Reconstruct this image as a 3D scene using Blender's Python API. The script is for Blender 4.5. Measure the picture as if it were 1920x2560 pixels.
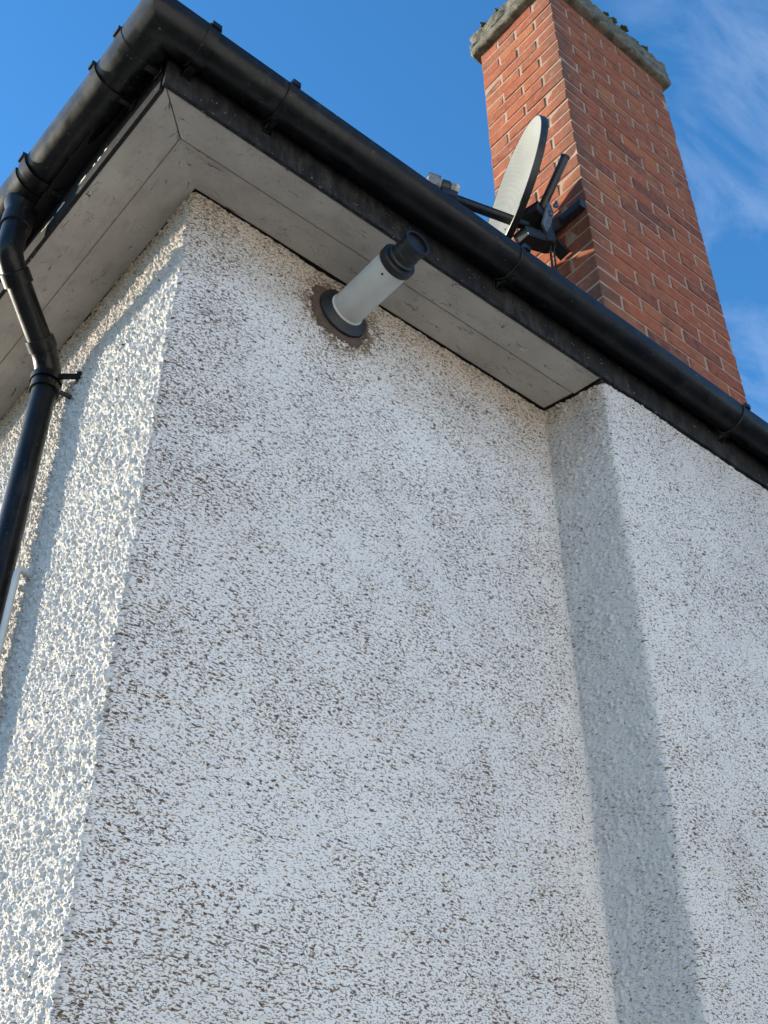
import bpy, bmesh, math, random
import numpy as np
from mathutils import Vector, Matrix, noise as mnoise

random.seed(7)
rng = np.random.default_rng(11)
scene = bpy.context.scene
for o in list(bpy.data.objects):
    bpy.data.objects.remove(o)

# ------------------------------------------------------------------ camera
YAW, PITCH, ROLL, FPX = math.radians(39.754), math.radians(39.617), math.radians(-0.2914), 3073.6
fwd = Vector((math.sin(YAW) * math.cos(PITCH), math.cos(YAW) * math.cos(PITCH), math.sin(PITCH)))
rgt = Vector((math.cos(YAW), -math.sin(YAW), 0))
upv = rgt.cross(fwd)
R_ = rgt * math.cos(ROLL) + upv * math.sin(ROLL)
U_ = -rgt * math.sin(ROLL) + upv * math.cos(ROLL)
cam_d = bpy.data.cameras.new('camera')
cam = bpy.data.objects.new('camera', cam_d)
scene.collection.objects.link(cam)
cam.matrix_world = Matrix(((R_.x, U_.x, -fwd.x, 0), (R_.y, U_.y, -fwd.y, 0), (R_.z, U_.z, -fwd.z, 1.6), (0, 0, 0, 1)))
cam_d.sensor_fit = 'VERTICAL'
cam_d.sensor_height = 24.0
cam_d.lens = FPX / 2560 * 24.0
cam_d.clip_start = 0.05
cam_d.clip_end = 2000
scene.camera = cam

# ------------------------------------------------------------------ light
SUN = Vector((-1.0, 1.85, 0.57)).normalized()          # towards the sun
SUN_EL = math.asin(SUN.z)
SKY_STRENGTH, SUN_STRENGTH, EXPOSURE = 0.14, 4.8, 1.08
world = bpy.data.worlds.new('World')
scene.world = world
world.use_nodes = True
wn, wl = world.node_tree.nodes, world.node_tree.links
wn.clear()
sky = wn.new('ShaderNodeTexSky')
sky.sky_type = 'NISHITA'
sky.sun_disc = False
sky.sun_elevation = SUN_EL
sky.sun_rotation = math.atan2(SUN.x, SUN.y)
sky.air_density = 1.0
sky.dust_density = 0.08
sky.ozone_density = 3.0
sky.altitude = 60
tc = wn.new('ShaderNodeTexCoord')
mp = wn.new('ShaderNodeMapping')
mp.inputs['Scale'].default_value = (2.2, 5.0, 3.0)
mp.inputs['Rotation'].default_value = (0.3, 0.5, 0.9)
mp.inputs['Location'].default_value = (1.3, 0, 0)
mp2 = wn.new('ShaderNodeMapping'); mp2.inputs['Location'].default_value = (1.3, 0, 0)
wl.new(tc.outputs['Generated'], mp2.inputs['Vector'])
n1 = wn.new('ShaderNodeTexNoise'); n1.inputs['Scale'].default_value = 2.6; n1.inputs['Detail'].default_value = 9; n1.inputs['Roughness'].default_value = 0.62; n1.inputs['Distortion'].default_value = 0.7
n2 = wn.new('ShaderNodeTexNoise'); n2.inputs['Scale'].default_value = 1.7; n2.inputs['Detail'].default_value = 2
cr = wn.new('ShaderNodeMapRange'); cr.inputs['From Min'].default_value = 0.42; cr.inputs['From Max'].default_value = 0.78
cr2 = wn.new('ShaderNodeMapRange'); cr2.inputs['From Min'].default_value = 0.46; cr2.inputs['From Max'].default_value = 0.60
mul = wn.new('ShaderNodeMath'); mul.operation = 'MULTIPLY'
mul2 = wn.new('ShaderNodeMath'); mul2.operation = 'MULTIPLY'; mul2.inputs[1].default_value = 0.2
hsv = wn.new('ShaderNodeHueSaturation'); hsv.inputs['Saturation'].default_value = 1.22; hsv.inputs['Value'].default_value = 1.2
mixc = wn.new('ShaderNodeMix'); mixc.data_type = 'RGBA'
mixc.inputs['B'].default_value = (5.2, 5.6, 6.2, 1)
bg = wn.new('ShaderNodeBackground'); bg.inputs['Strength'].default_value = SKY_STRENGTH
out = wn.new('ShaderNodeOutputWorld')
wl.new(tc.outputs['Generated'], mp.inputs['Vector'])
wl.new(mp.outputs['Vector'], n1.inputs['Vector'])
wl.new(mp2.outputs['Vector'], n2.inputs['Vector'])
wl.new(n1.outputs['Fac'], cr.inputs['Value'])
wl.new(n2.outputs['Fac'], cr2.inputs['Value'])
wl.new(cr.outputs['Result'], mul.inputs[0])
wl.new(cr2.outputs['Result'], mul.inputs[1])
wl.new(mul.outputs[0], mul2.inputs[0])
wl.new(mul2.outputs[0], mixc.inputs['Factor'])
wl.new(sky.outputs['Color'], hsv.inputs['Color'])
wl.new(hsv.outputs['Color'], mixc.inputs['A'])
wl.new(mixc.outputs['Result'], bg.inputs['Color'])
wl.new(bg.outputs['Background'], out.inputs['Surface'])

sun_d = bpy.data.lights.new('sun', 'SUN')
sun_d.energy = SUN_STRENGTH
sun_d.angle = math.radians(0.53)
sun_d.color = (1.0, 0.88, 0.69)
sun_o = bpy.data.objects.new('sun', sun_d)
scene.collection.objects.link(sun_o)
sun_o.rotation_euler = (-SUN).to_track_quat('-Z', 'Y').to_euler()

scene.view_settings.view_transform = 'Standard'
scene.view_settings.look = 'None'
scene.view_settings.gamma = 1
scene.view_settings.use_curve_mapping = False
scene.view_settings.exposure = EXPOSURE

# ------------------------------------------------------------------ helpers
COL = scene.collection

def tag(o, label=None, cat=None, group=None, kind=None):
    if label: o['label'] = label
    if cat: o['category'] = cat
    if group: o['group'] = group
    if kind: o['kind'] = kind
    return o

def empty(name, loc=(0, 0, 0)):
    o = bpy.data.objects.new(name, None)
    o.empty_display_size = 0.1
    COL.objects.link(o)
    o.location = loc
    return o

def put(name, me, m=None, parent=None, smooth=False):
    """link mesh built in world coordinates as a child of parent (an empty at parent.location)"""
    o = bpy.data.objects.new(name, me)
    COL.objects.link(o)
    if m and not me.materials: me.materials.append(m)
    if smooth: me.polygons.foreach_set('use_smooth', [True] * len(me.polygons))
    if parent:
        o.parent = parent
        off = Vector((0, 0, 0)); p = parent
        while p: off += p.location; p = p.parent
        o.location = -off
    return o

def mesh(verts, faces):
    me = bpy.data.meshes.new('mesh')
    me.from_pydata([tuple(v) for v in verts], [], faces)
    bm = bmesh.new(); bm.from_mesh(me)
    bmesh.ops.recalc_face_normals(bm, faces=bm.faces)
    bm.to_mesh(me); bm.free()
    me.update()
    return me

def bm_mesh(bm, bevel=0.0, seg=2):
    if bevel:
        bmesh.ops.bevel(bm, geom=list(bm.edges), offset=bevel, segments=seg, affect='EDGES', profile=0.6)
    bmesh.ops.recalc_face_normals(bm, faces=bm.faces)
    me = bpy.data.meshes.new('mesh'); bm.to_mesh(me); bm.free()
    return me

def box_mesh(lo, hi, bevel=0.0, seg=2):
    bm = bmesh.new()
    bmesh.ops.create_cube(bm, size=1)
    for v in bm.verts:
        v.co = Vector([lo[i] if v.co[i] < 0 else hi[i] for i in range(3)])
    return bm_mesh(bm, bevel, seg)

def obox_mesh(center, ax, ay, az, size, bevel=0.0):
    """oriented box"""
    bm = bmesh.new()
    bmesh.ops.create_cube(bm, size=1)
    for v in bm.verts:
        v.co = Vector(center) + ax * v.co.x * size[0] + ay * v.co.y * size[1] + az * v.co.z * size[2]
    return bm_mesh(bm, bevel)

def frame(d, hint=Vector((0, 0, 1))):
    d = d.normalized()
    if abs(d.dot(hint)) > 0.98: hint = Vector((1, 0, 0))
    a = d.cross(hint).normalized(); b = a.cross(d).normalized()
    return a, b

def tube_mesh(pts, radii, n=24, cap=True, inner=None):
    """sweep circle rings along pts; radii list or number; inner = wall thickness for open ends"""
    pts = [Vector(p) for p in pts]
    if not hasattr(radii, '__len__'): radii = [radii] * len(pts)
    verts, faces = [], []
    d0 = (pts[1] - pts[0]).normalized(); a, b = frame(d0)
    for i, p in enumerate(pts):
        if i == 0: d = pts[1] - pts[0]
        elif i == len(pts) - 1: d = pts[-1] - pts[-2]
        else: d = (pts[i + 1] - pts[i]).normalized() + (pts[i] - pts[i - 1]).normalized()
        if d.length < 1e-9: d = d0
        d = d.normalized()
        a = (a - d * a.dot(d)).normalized(); b = d.cross(a).normalized()
        for k in range(n):
            t = 2 * math.pi * k / n
            verts.append(p + (a * math.cos(t) + b * math.sin(t)) * radii[i])
    for i in range(len(pts) - 1):
        for k in range(n):
            faces.append((i * n + k, i * n + (k + 1) % n, (i + 1) * n + (k + 1) % n, (i + 1) * n + k))
    if cap:
        faces.append(tuple(range(n))[::-1]); faces.append(tuple((len(pts) - 1) * n + k for k in range(n)))
    return mesh(verts, faces)

def lathe(center, axis, prof, n=40):
    """prof: list of (along, radius)"""
    axis = Vector(axis).normalized(); a, b = frame(axis)
    verts, faces = [], []
    for (t, r) in prof:
        for k in range(n):
            an = 2 * math.pi * k / n
            verts.append(Vector(center) + axis * t + (a * math.cos(an) + b * math.sin(an)) * r)
    m = len(prof)
    for i in range(m - 1):
        for k in range(n):
            faces.append((i * n + k, i * n + (k + 1) % n, (i + 1) * n + (k + 1) % n, (i + 1) * n + k))
    if prof[0][1] > 1e-6: faces.append(tuple(range(n)))
    if prof[-1][1] > 1e-6: faces.append(tuple((m - 1) * n + k for k in range(n)))
    me = mesh(verts, faces)
    return me

def smooth_auto(o, ang=40):
    me = o.data
    me.polygons.foreach_set('use_smooth', [True] * len(me.polygons))
    bm = bmesh.new(); bm.from_mesh(me)
    for e in bm.edges:
        if len(e.link_faces) == 2 and e.calc_face_angle(0) > math.radians(ang): e.smooth = False
    bm.to_mesh(me); bm.free()
    return o

# ------------------------------------------------------------------ node material helper
class NM:
    def __init__(s, name):
        s.m = bpy.data.materials.new(name); s.m.use_nodes = True
        s.n = s.m.node_tree.nodes; s.l = s.m.node_tree.links
        s.b = s.n['Principled BSDF']
    def node(s, t, **kw):
        nd = s.n.new(t)
        for k, v in kw.items():
            if k in nd.inputs: nd.inputs[k].default_value = v
            else: setattr(nd, k, v)
        return nd
    def link(s, a, b): s.l.new(a, b)
    def coord(s, kind='Object', scale=(1, 1, 1), rot=(0, 0, 0), src=None):
        m = s.node('ShaderNodeMapping'); m.inputs['Scale'].default_value = scale; m.inputs['Rotation'].default_value = rot
        if src is None:
            src = s.node('ShaderNodeTexCoord').outputs[kind]
        s.link(src, m.inputs['Vector']); return m.outputs['Vector']
    def noise(s, vec, scale, detail=4, rough=0.55, dist=0.0):
        nd = s.node('ShaderNodeTexNoise', Scale=scale, Detail=detail, Roughness=rough, Distortion=dist)
        s.link(vec, nd.inputs['Vector']); return nd.outputs['Fac']
    def ramp(s, f, lo, hi, a=0.0, b=1.0):
        nd = s.node('ShaderNodeMapRange'); nd.inputs['From Min'].default_value = lo; nd.inputs['From Max'].default_value = hi
        nd.inputs['To Min'].default_value = a; nd.inputs['To Max'].default_value = b
        s.link(f, nd.inputs['Value']); return nd.outputs['Result']
    def math(s, op, a, b=None):
        nd = s.node('ShaderNodeMath', operation=op)
        for i, v in enumerate((a, b)):
            if v is None: continue
            if isinstance(v, (int, float)): nd.inputs[i].default_value = v
            else: s.link(v, nd.inputs[i])
        return nd.outputs[0]
    def mix(s, f, a, b):
        nd = s.node('ShaderNodeMix', data_type='RGBA')
        for nm, v in (('Factor', f), ('A', a), ('B', b)):
            if isinstance(v, (int, float)): nd.inputs[nm].default_value = v
            elif isinstance(v, tuple): nd.inputs[nm].default_value = (*v, 1) if len(v) == 3 else v
            else: s.link(v, nd.inputs[nm])
        return nd.outputs['Result']
    def attr(s, name):
        nd = s.node('ShaderNodeAttribute'); nd.attribute_name = name; return nd.outputs['Fac']
    def bump(s, h, strength=0.4, dist=0.01):
        nd = s.node('ShaderNodeBump', Strength=strength, Distance=dist)
        s.link(h, nd.inputs['Height']); s.link(nd.outputs['Normal'], s.b.inputs['Normal'])
    def color(s, c):
        if isinstance(c, tuple): s.b.inputs['Base Color'].default_value = (*c, 1)
        else: s.link(c, s.b.inputs['Base Color'])
    def rough(s, r):
        if isinstance(r, (int, float)): s.b.inputs['Roughness'].default_value = r
        else: s.link(r, s.b.inputs['Roughness'])

# --- roughcast render, painted white, brown dirt on the ledges
def mat_roughcast():
    M = NM('roughcast_paint')
    uv = M.node('ShaderNodeUVMap').outputs['UV']
    dirt = M.attr('dirt'); stain = M.attr('stain'); hgt = M.attr('hgt'); tone = M.attr('tone')
    f1 = M.noise(M.coord(src=uv, scale=(84, 188, 1), rot=(0, 0, 0.08)), 1.0, 2, 0.6, 0.6)
    f2 = M.noise(M.coord(src=uv, scale=(150, 290, 1), rot=(0, 0, -0.05)), 1.0, 1, 0.6)
    k1 = M.math('ADD', f1, M.math('MULTIPLY', dirt, 0.13))
    k2 = M.math('ADD', f2, M.math('MULTIPLY', dirt, 0.13))
    m1 = M.ramp(k1, 0.635, 0.69)
    m2 = M.ramp(k2, 0.645, 0.705, 0, 0.85)
    msk = M.math('MAXIMUM', m1, m2)
    fleck = M.mix(M.ramp(f2, 0.35, 0.65), (0.085, 0.055, 0.037), (0.21, 0.150, 0.105))
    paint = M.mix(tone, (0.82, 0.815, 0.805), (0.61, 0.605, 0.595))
    paint = M.mix(M.math('MULTIPLY', M.ramp(hgt, 0.38, 0.05), 0.38), paint, (0.30, 0.28, 0.26))  # low spots darkened in the paint colour, standing in for micro-shadow in the pits
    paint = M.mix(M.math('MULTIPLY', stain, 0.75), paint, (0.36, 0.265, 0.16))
    col = M.mix(msk, paint, fleck)
    vo = M.node('ShaderNodeTexVoronoi', Scale=30.0, Randomness=1.0); M.link(M.coord(src=uv), vo.inputs['Vector'])
    rnd = M.node('ShaderNodeSeparateColor'); M.link(vo.outputs['Color'], rnd.inputs['Color'])
    spk = M.math('MULTIPLY', M.math('LESS_THAN', M.math('ADD', vo.outputs['Distance'], M.math('MULTIPLY', f1, 0.25)), 0.21), M.math('GREATER_THAN', rnd.outputs[0], 0.985))
    M.color(M.mix(spk, col, (0.06, 0.045, 0.035)))
    M.rough(0.85)
    M.b.inputs['Specular IOR Level'].default_value = 0.2
    h = M.math('ADD', M.math('MULTIPLY', f2, -0.6), M.noise(M.coord(src=uv), 330, 1))
    M.bump(h, 0.75, 0.004)
    return M.m

def mat_soffit():
    M = NM('soffit_paint')
    uv = M.node('ShaderNodeUVMap').outputs['UV']
    c = M.coord(src=uv)
    base = M.mix(M.ramp(M.noise(c, 5.0, 5, 0.6), 0.32, 0.68), (0.36, 0.327, 0.288), (0.475, 0.44, 0.392))
    base = M.mix(M.math('MULTIPLY', M.ramp(M.noise(M.coord(src=uv, scale=(5, 9, 1)), 2.0, 5, 0.65), 0.50, 0.72), 0.5), base, (0.25, 0.215, 0.18))
    wob = M.node('ShaderNodeTexNoise', Scale=22.0, Detail=4.0); M.link(c, wob.inputs['Vector'])
    disp = M.node('ShaderNodeMix', data_type='RGBA'); disp.inputs['Factor'].default_value = 0.035
    M.link(c, disp.inputs['A']); M.link(wob.outputs['Color'], disp.inputs['B'])
    def cracks(sc, w, gate_sc, lo, hi, mx):
        vo = M.node('ShaderNodeTexVoronoi', feature='DISTANCE_TO_EDGE', Scale=1.0)
        M.link(M.coord(src=disp.outputs['Result'], scale=sc, rot=(0, 0, 0.12)), vo.inputs['Vector'])
        line = M.ramp(vo.outputs['Distance'], w, w * 0.4)
        return M.math('MULTIPLY', line, M.ramp(M.noise(M.coord(src=uv, scale=gate_sc), 1.0, 4, 0.65), lo, hi, 0, mx))
    msk = M.math('MAXIMUM', cracks((8, 62, 1), 0.030, (10, 26, 1), 0.56, 0.62, 0.9), cracks((50, 80, 1), 0.035, (16, 20, 1), 0.58, 0.64, 0.6))
    spots = M.ramp(M.noise(c, 190, 1, 0.6), 0.66, 0.76, 0, 0.55)
    msk = M.math('MAXIMUM', msk, spots)
    M.color(M.mix(msk, base, (0.085, 0.065, 0.05)))
    M.rough(0.65)
    M.bump(M.math('ADD', M.math('MULTIPLY', msk, -1.0), M.math('MULTIPLY', M.noise(c, 55, 4), 0.4)), 0.5, 0.002)
    return M.m

def mat_fascia(worn_col=(0.045, 0.043, 0.040), name='weathered_black_paint'):
    M = NM(name)
    c = M.coord()
    worn = M.math('MULTIPLY', M.ramp(M.noise(M.coord(scale=(1, 1, 0.30)), 42, 5, 0.7), 0.42, 0.66), M.ramp(M.noise(c, 3.2, 3), 0.36, 0.56))
    col = M.mix(worn, (0.012, 0.012, 0.014), worn_col)
    col = M.mix(M.ramp(M.noise(c, 90, 2), 0.70, 0.75), col, (0.30, 0.29, 0.26))
    M.color(col); M.rough(0.65); M.b.inputs['Specular IOR Level'].default_value = 0.2
    M.bump(M.noise(c, 70, 4), 0.3, 0.002)
    return M.m

def mat_plastic():
    M = NM('black_pvc')
    c = M.coord()
    dust = M.math('MULTIPLY', M.ramp(M.noise(c, 9, 5, 0.65), 0.42, 0.72), 0.7)
    col = M.mix(dust, (0.0038, 0.0042, 0.005), (0.018, 0.0178, 0.017))
    st = M.math('MULTIPLY', M.ramp(M.noise(M.coord(scale=(30, 30, 5)), 1.0, 4, 0.7), 0.52, 0.72), M.ramp(M.noise(c, 3.5, 3), 0.42, 0.62, 0, 0.75))
    col = M.mix(st, col, (0.034, 0.033, 0.030))
    fl = M.ramp(M.noise(c, 120, 2, 0.5), 0.70, 0.77)
    col = M.mix(M.math('MULTIPLY', fl, 0.7), col, (0.16, 0.155, 0.14))
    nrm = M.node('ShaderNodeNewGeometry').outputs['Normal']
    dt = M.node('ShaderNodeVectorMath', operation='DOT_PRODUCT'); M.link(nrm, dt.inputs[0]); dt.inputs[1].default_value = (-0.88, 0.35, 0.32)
    sunlit_fade = M.math('MULTIPLY', M.ramp(dt.outputs['Value'], 0.45, 0.85), M.ramp(M.noise(c, 16, 5, 0.65), 0.30, 0.62, 0.35, 1.0))  # sun-side normals greyed in the colour, painting in the sunlit band
    col = M.mix(sunlit_fade, col, (0.095, 0.094, 0.090))
    M.color(col)
    M.rough(M.ramp(M.noise(c, 14, 4), 0.3, 0.7, 0.24, 0.46)); M.b.inputs['Specular IOR Level'].default_value = 0.24
    M.bump(M.noise(c, 60, 4), 0.12, 0.002)
    return M.m

def mat_simple(name, col, rough=0.5, var=0.15, scale=30, metal=0.0, bump=0.15):
    M = NM(name)
    c = M.coord()
    M.color(M.mix(M.ramp(M.noise(c, scale, 4), 0.3, 0.7), tuple(x * (1 - var) for x in col), tuple(min(1, x * (1 + var)) for x in col)))
    M.rough(rough); M.b.inputs['Metallic'].default_value = metal
    if bump: M.bump(M.noise(c, scale * 4, 3), bump, 0.002)
    return M.m

def mat_brick():
    M = NM('red_clay_brick')
    c = M.coord()
    wpos = M.node('ShaderNodeNewGeometry').outputs['Position']
    oi = M.node('ShaderNodeObjectInfo')
    rnd = oi.outputs['Random']
    ramp = M.node('ShaderNodeValToRGB')
    e = ramp.color_ramp.elements
    e[0].position = 0.0; e[0].color = (0.11, 0.042, 0.036, 1)
    e[1].position = 1.0; e[1].color = (0.360, 0.119, 0.048, 1)
    for p, cc in ((0.12, (0.198, 0.053, 0.032, 1)), (0.35, (0.279, 0.074, 0.038, 1)), (0.6, (0.315, 0.086, 0.042, 1)), (0.85, (0.243, 0.086, 0.048, 1))):
        q = e.new(p); q.color = cc
    M.link(rnd, ramp.inputs['Fac'])
    # offset noise per brick
    add = M.node('ShaderNodeVectorMath', operation='ADD'); M.link(wpos, add.inputs[0])
    cmb = M.node('ShaderNodeCombineXYZ'); M.link(M.math('MULTIPLY', rnd, 40.0), cmb.inputs[0]); M.link(cmb.outputs[0], add.inputs[1])
    p = add.outputs[0]
    n1 = M.noise(p, 26, 5, 0.65)
    col = M.mix(M.ramp(n1, 0.35, 0.72, 0.0, 0.55), ramp.outputs['Color'], (0.42, 0.17, 0.085))
    dark = M.math('MULTIPLY', M.ramp(M.noise(p, 11, 4, 0.6), 0.50, 0.68), M.ramp(rnd, 0.30, 0.75, 0.0, 0.85))
    col = M.mix(dark, col, (0.115, 0.058, 0.045))
    sx = M.node('ShaderNodeSeparateXYZ'); M.link(wpos, sx.inputs[0])
    near = M.math('ADD', M.math('SUBTRACT', sx.outputs[0], 2.36), M.math('SUBTRACT', sx.outputs[1], 1.655))
    soot = M.math('MULTIPLY', M.ramp(M.math('ADD', near, M.math('MULTIPLY', M.noise(wpos, 14, 4, 0.65), 0.25)), 0.26, 0.13), 0.6)
    col = M.mix(soot, col, (0.10, 0.065, 0.048))
    lime = M.math('MULTIPLY', M.ramp(M.noise(wpos, 34, 4, 0.7), 0.60, 0.74), 0.55)
    col = M.mix(lime, col, (0.43, 0.33, 0.24))
    M.color(col); M.rough(0.88); M.b.inputs['Specular IOR Level'].default_value = 0.2
    M.bump(M.math('ADD', M.noise(p, 150, 4, 0.65), M.math('MULTIPLY', n1, 0.8)), 0.45, 0.004)
    return M.m

def mat_mortar():
    M = NM('lime_mortar')
    c = M.coord()
    M.color(M.mix(M.ramp(M.noise(c, 22, 4), 0.3, 0.7), (0.29, 0.195, 0.14), (0.41, 0.295, 0.215)))
    M.rough(0.95); M.bump(M.noise(c, 160, 4, 0.7), 0.6, 0.004)
    return M.m

def mat_cap():
    M = NM('weathered_concrete')
    c = M.coord()
    n = M.noise(c, 13, 6, 0.65)
    col = M.mix(M.ramp(n, 0.35, 0.68), (0.085, 0.078, 0.060), (0.22, 0.195, 0.14))
    lich = M.ramp(M.noise(c, 42, 5, 0.7), 0.56, 0.66)
    col = M.mix(M.math('MULTIPLY', lich, 0.6), col, (0.36, 0.32, 0.21))
    moss = M.math('MULTIPLY', M.ramp(M.noise(c, 19, 5, 0.6), 0.52, 0.62), 0.75)
    col = M.mix(moss, col, (0.052, 0.058, 0.033))
    M.color(col); M.rough(0.95); M.bump(M.noise(c, 90, 6, 0.7), 0.8, 0.008)
    return M.m

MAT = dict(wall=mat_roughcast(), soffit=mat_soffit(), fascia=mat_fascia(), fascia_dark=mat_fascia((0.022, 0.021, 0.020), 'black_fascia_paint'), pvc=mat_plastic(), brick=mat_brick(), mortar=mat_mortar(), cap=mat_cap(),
           flue=mat_simple('aged_white_flue_paint', (0.53, 0.53, 0.50), 0.42, 0.10, 14, 0, 0.05),
           flue_black=mat_simple('flue_black_plastic', (0.005, 0.005, 0.006), 0.5, 0.3, 30, 0, 0.05),
           rubber=mat_simple('black_rubber', (0.008, 0.0085, 0.010), 0.5, 0.3, 20, 0, 0.1),
           sealant=mat_simple('brown_sealant', (0.085, 0.052, 0.036), 0.7, 0.35, 45, 0, 0.6),
           dish=mat_simple('dish_grey_paint', (0.60, 0.61, 0.59), 0.5, 0.06, 20, 0, 0.05),
           steel=mat_simple('black_painted_steel', (0.016, 0.016, 0.017), 0.45, 0.4, 50, 0, 0.2),
           galv=mat_simple('galvanised_steel', (0.30, 0.31, 0.32), 0.42, 0.25, 60, 0.8, 0.2),
           lnb=mat_simple('lnb_plastic', (0.20, 0.20, 0.195), 0.45, 0.08, 20, 0, 0),
           lnb_old=mat_simple('yellowed_plastic', (0.50, 0.46, 0.32), 0.5, 0.15, 40, 0, 0),
           cable=mat_simple('black_cable', (0.012, 0.012, 0.012), 0.5, 0.2, 20, 0, 0),
           grey_pvc=mat_simple('grey_white_pvc', (0.52, 0.54, 0.55), 0.45, 0.10, 20, 0, 0.05),
           tile=mat_simple('grey_brown_roof_tile', (0.10, 0.075, 0.06), 0.85, 0.35, 12, 0, 0.4),
           moss=mat_simple('moss', (0.045, 0.055, 0.022), 0.95, 0.4, 60, 0, 0.6),
           felt=mat_simple('black_felt', (0.012, 0.012, 0.012), 0.9, 0.2, 20, 0, 0),
           gap_shade=mat_simple('gap_shade_black', (0.022, 0.018, 0.015), 0.8, 0.3, 60, 0, 0.3),
           flake=mat_simple('flaked_paint', (0.50, 0.46, 0.42), 0.7, 0.2, 60, 0, 0.2),
           paving=mat_simple('tarmac_drive', (0.12, 0.118, 0.112), 0.9, 0.2, 3, 0, 0.3))

# ------------------------------------------------------------------ dimensions
CX, CY, ZS = 0.8808, 1.8545, 4.3725        # outer wall corner and soffit level
FX, FY = 0.652, 1.628                      # outer faces of the fascia boards
RX_IN, RX_OUT, BY = 2.212, 2.262, 1.642    # splayed return and face of the projecting bay
GR = 0.060                                 # gutter radius

# ------------------------------------------------------------------ ground
def grid_mesh(size, n):
    v = [(-size + 2 * size * i / n, -size + 2 * size * j / n, 0) for j in range(n + 1) for i in range(n + 1)]
    f = [(j * (n + 1) + i, j * (n + 1) + i + 1, (j + 1) * (n + 1) + i + 1, (j + 1) * (n + 1) + i) for j in range(n) for i in range(n)]
    return mesh(v, f)
g = put('ground', grid_mesh(600, 8), MAT['paving'])
tag(g, kind='structure')

# ------------------------------------------------------------------ house
house = empty('house', (CX, CY, 0))
tag(house, 'white roughcast house corner with dark flecks, boxed eaves and hipped roof', 'house')

def hash2(i, j, k):
    v = np.sin(i * 127.1 + j * 311.7 + k * 74.7) * 43758.5453
    return v - np.floor(v)

def cells(s, z, c, k):
    """rounded stones: distance to nearest jittered cell centre, plus a random amplitude"""
    u, v = s / c, z / c
    iu, iv = np.floor(u), np.floor(v)
    best = np.full(s.shape, 9.0); amp = np.zeros(s.shape)
    for di in (-1, 0, 1):
        for dj in (-1, 0, 1):
            ci, cj = iu + di, iv + dj
            px = ci + 0.15 + 0.7 * hash2(ci, cj, k); py = cj + 0.15 + 0.7 * hash2(ci, cj, k + 5)
            d = np.sqrt((u - px) ** 2 + (v - py) ** 2)
            a = hash2(ci, cj, k + 9)
            m = d < best
            best = np.where(m, d, best); amp = np.where(m, a, amp)
    return np.clip(1.35 - 1.9 * best ** 1.6, 0, 1) * (0.15 + 0.85 * amp ** 1.5)

def vnoise(s, z, c, k):
    u, v = s / c, z / c
    iu, iv = np.floor(u), np.floor(v); fu, fv = u - iu, v - iv
    fu = fu * fu * (3 - 2 * fu); fv = fv * fv * (3 - 2 * fv)
    a, b = hash2(iu, iv, k), hash2(iu + 1, iv, k); c_, d = hash2(iu, iv + 1, k), hash2(iu + 1, iv + 1, k)
    return (a * (1 - fu) + b * fu) * (1 - fv) + (c_ * (1 - fu) + d * fu) * fv

def path_points():
    """plan path of the wall: left wall -> corner -> main wall -> inner corner -> return -> bay face; returns x,y,nx,ny,s,seg"""
    P = [Vector((CX, 3.12)), Vector((CX, CY)), Vector((RX_IN, CY)), Vector((RX_OUT, BY)), Vector((3.45, BY))]
    step = [0.0024, 0.0034, 0.0036, 0.0046]
    rad = [0, 0.008, 0.008, 0.012, 0]
    pts = []; s = 0
    cur = P[0]
    for i in range(4):
        d = (P[i + 1] - P[i]).normalized()
        a = P[i] + d * rad[i]; b = P[i + 1] - d * rad[i + 1]
        L = (b - a).length; n = max(2, int(L / step[i]))
        nr = Vector((-d.y, d.x)) * -1
        for k in range(n + 1):
            p = a + d * (L * k / n)
            pts.append((p, nr, i))
        if i < 3:
            d2 = (P[i + 2] - P[i + 1]).normalized()
            n2 = Vector((-d2.y, d2.x)) * -1
            c = P[i + 1]
            for k in range(1, 5):
                t = k / 5
                p = (b * (1 - t) + c * t) * (1 - t) + (c * (1 - t) + (c + d2 * rad[i + 1]) * t) * t
                pts.append((p, (nr * (1 - t) + n2 * t).normalized(), i + (0.5)))
    return pts

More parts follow.
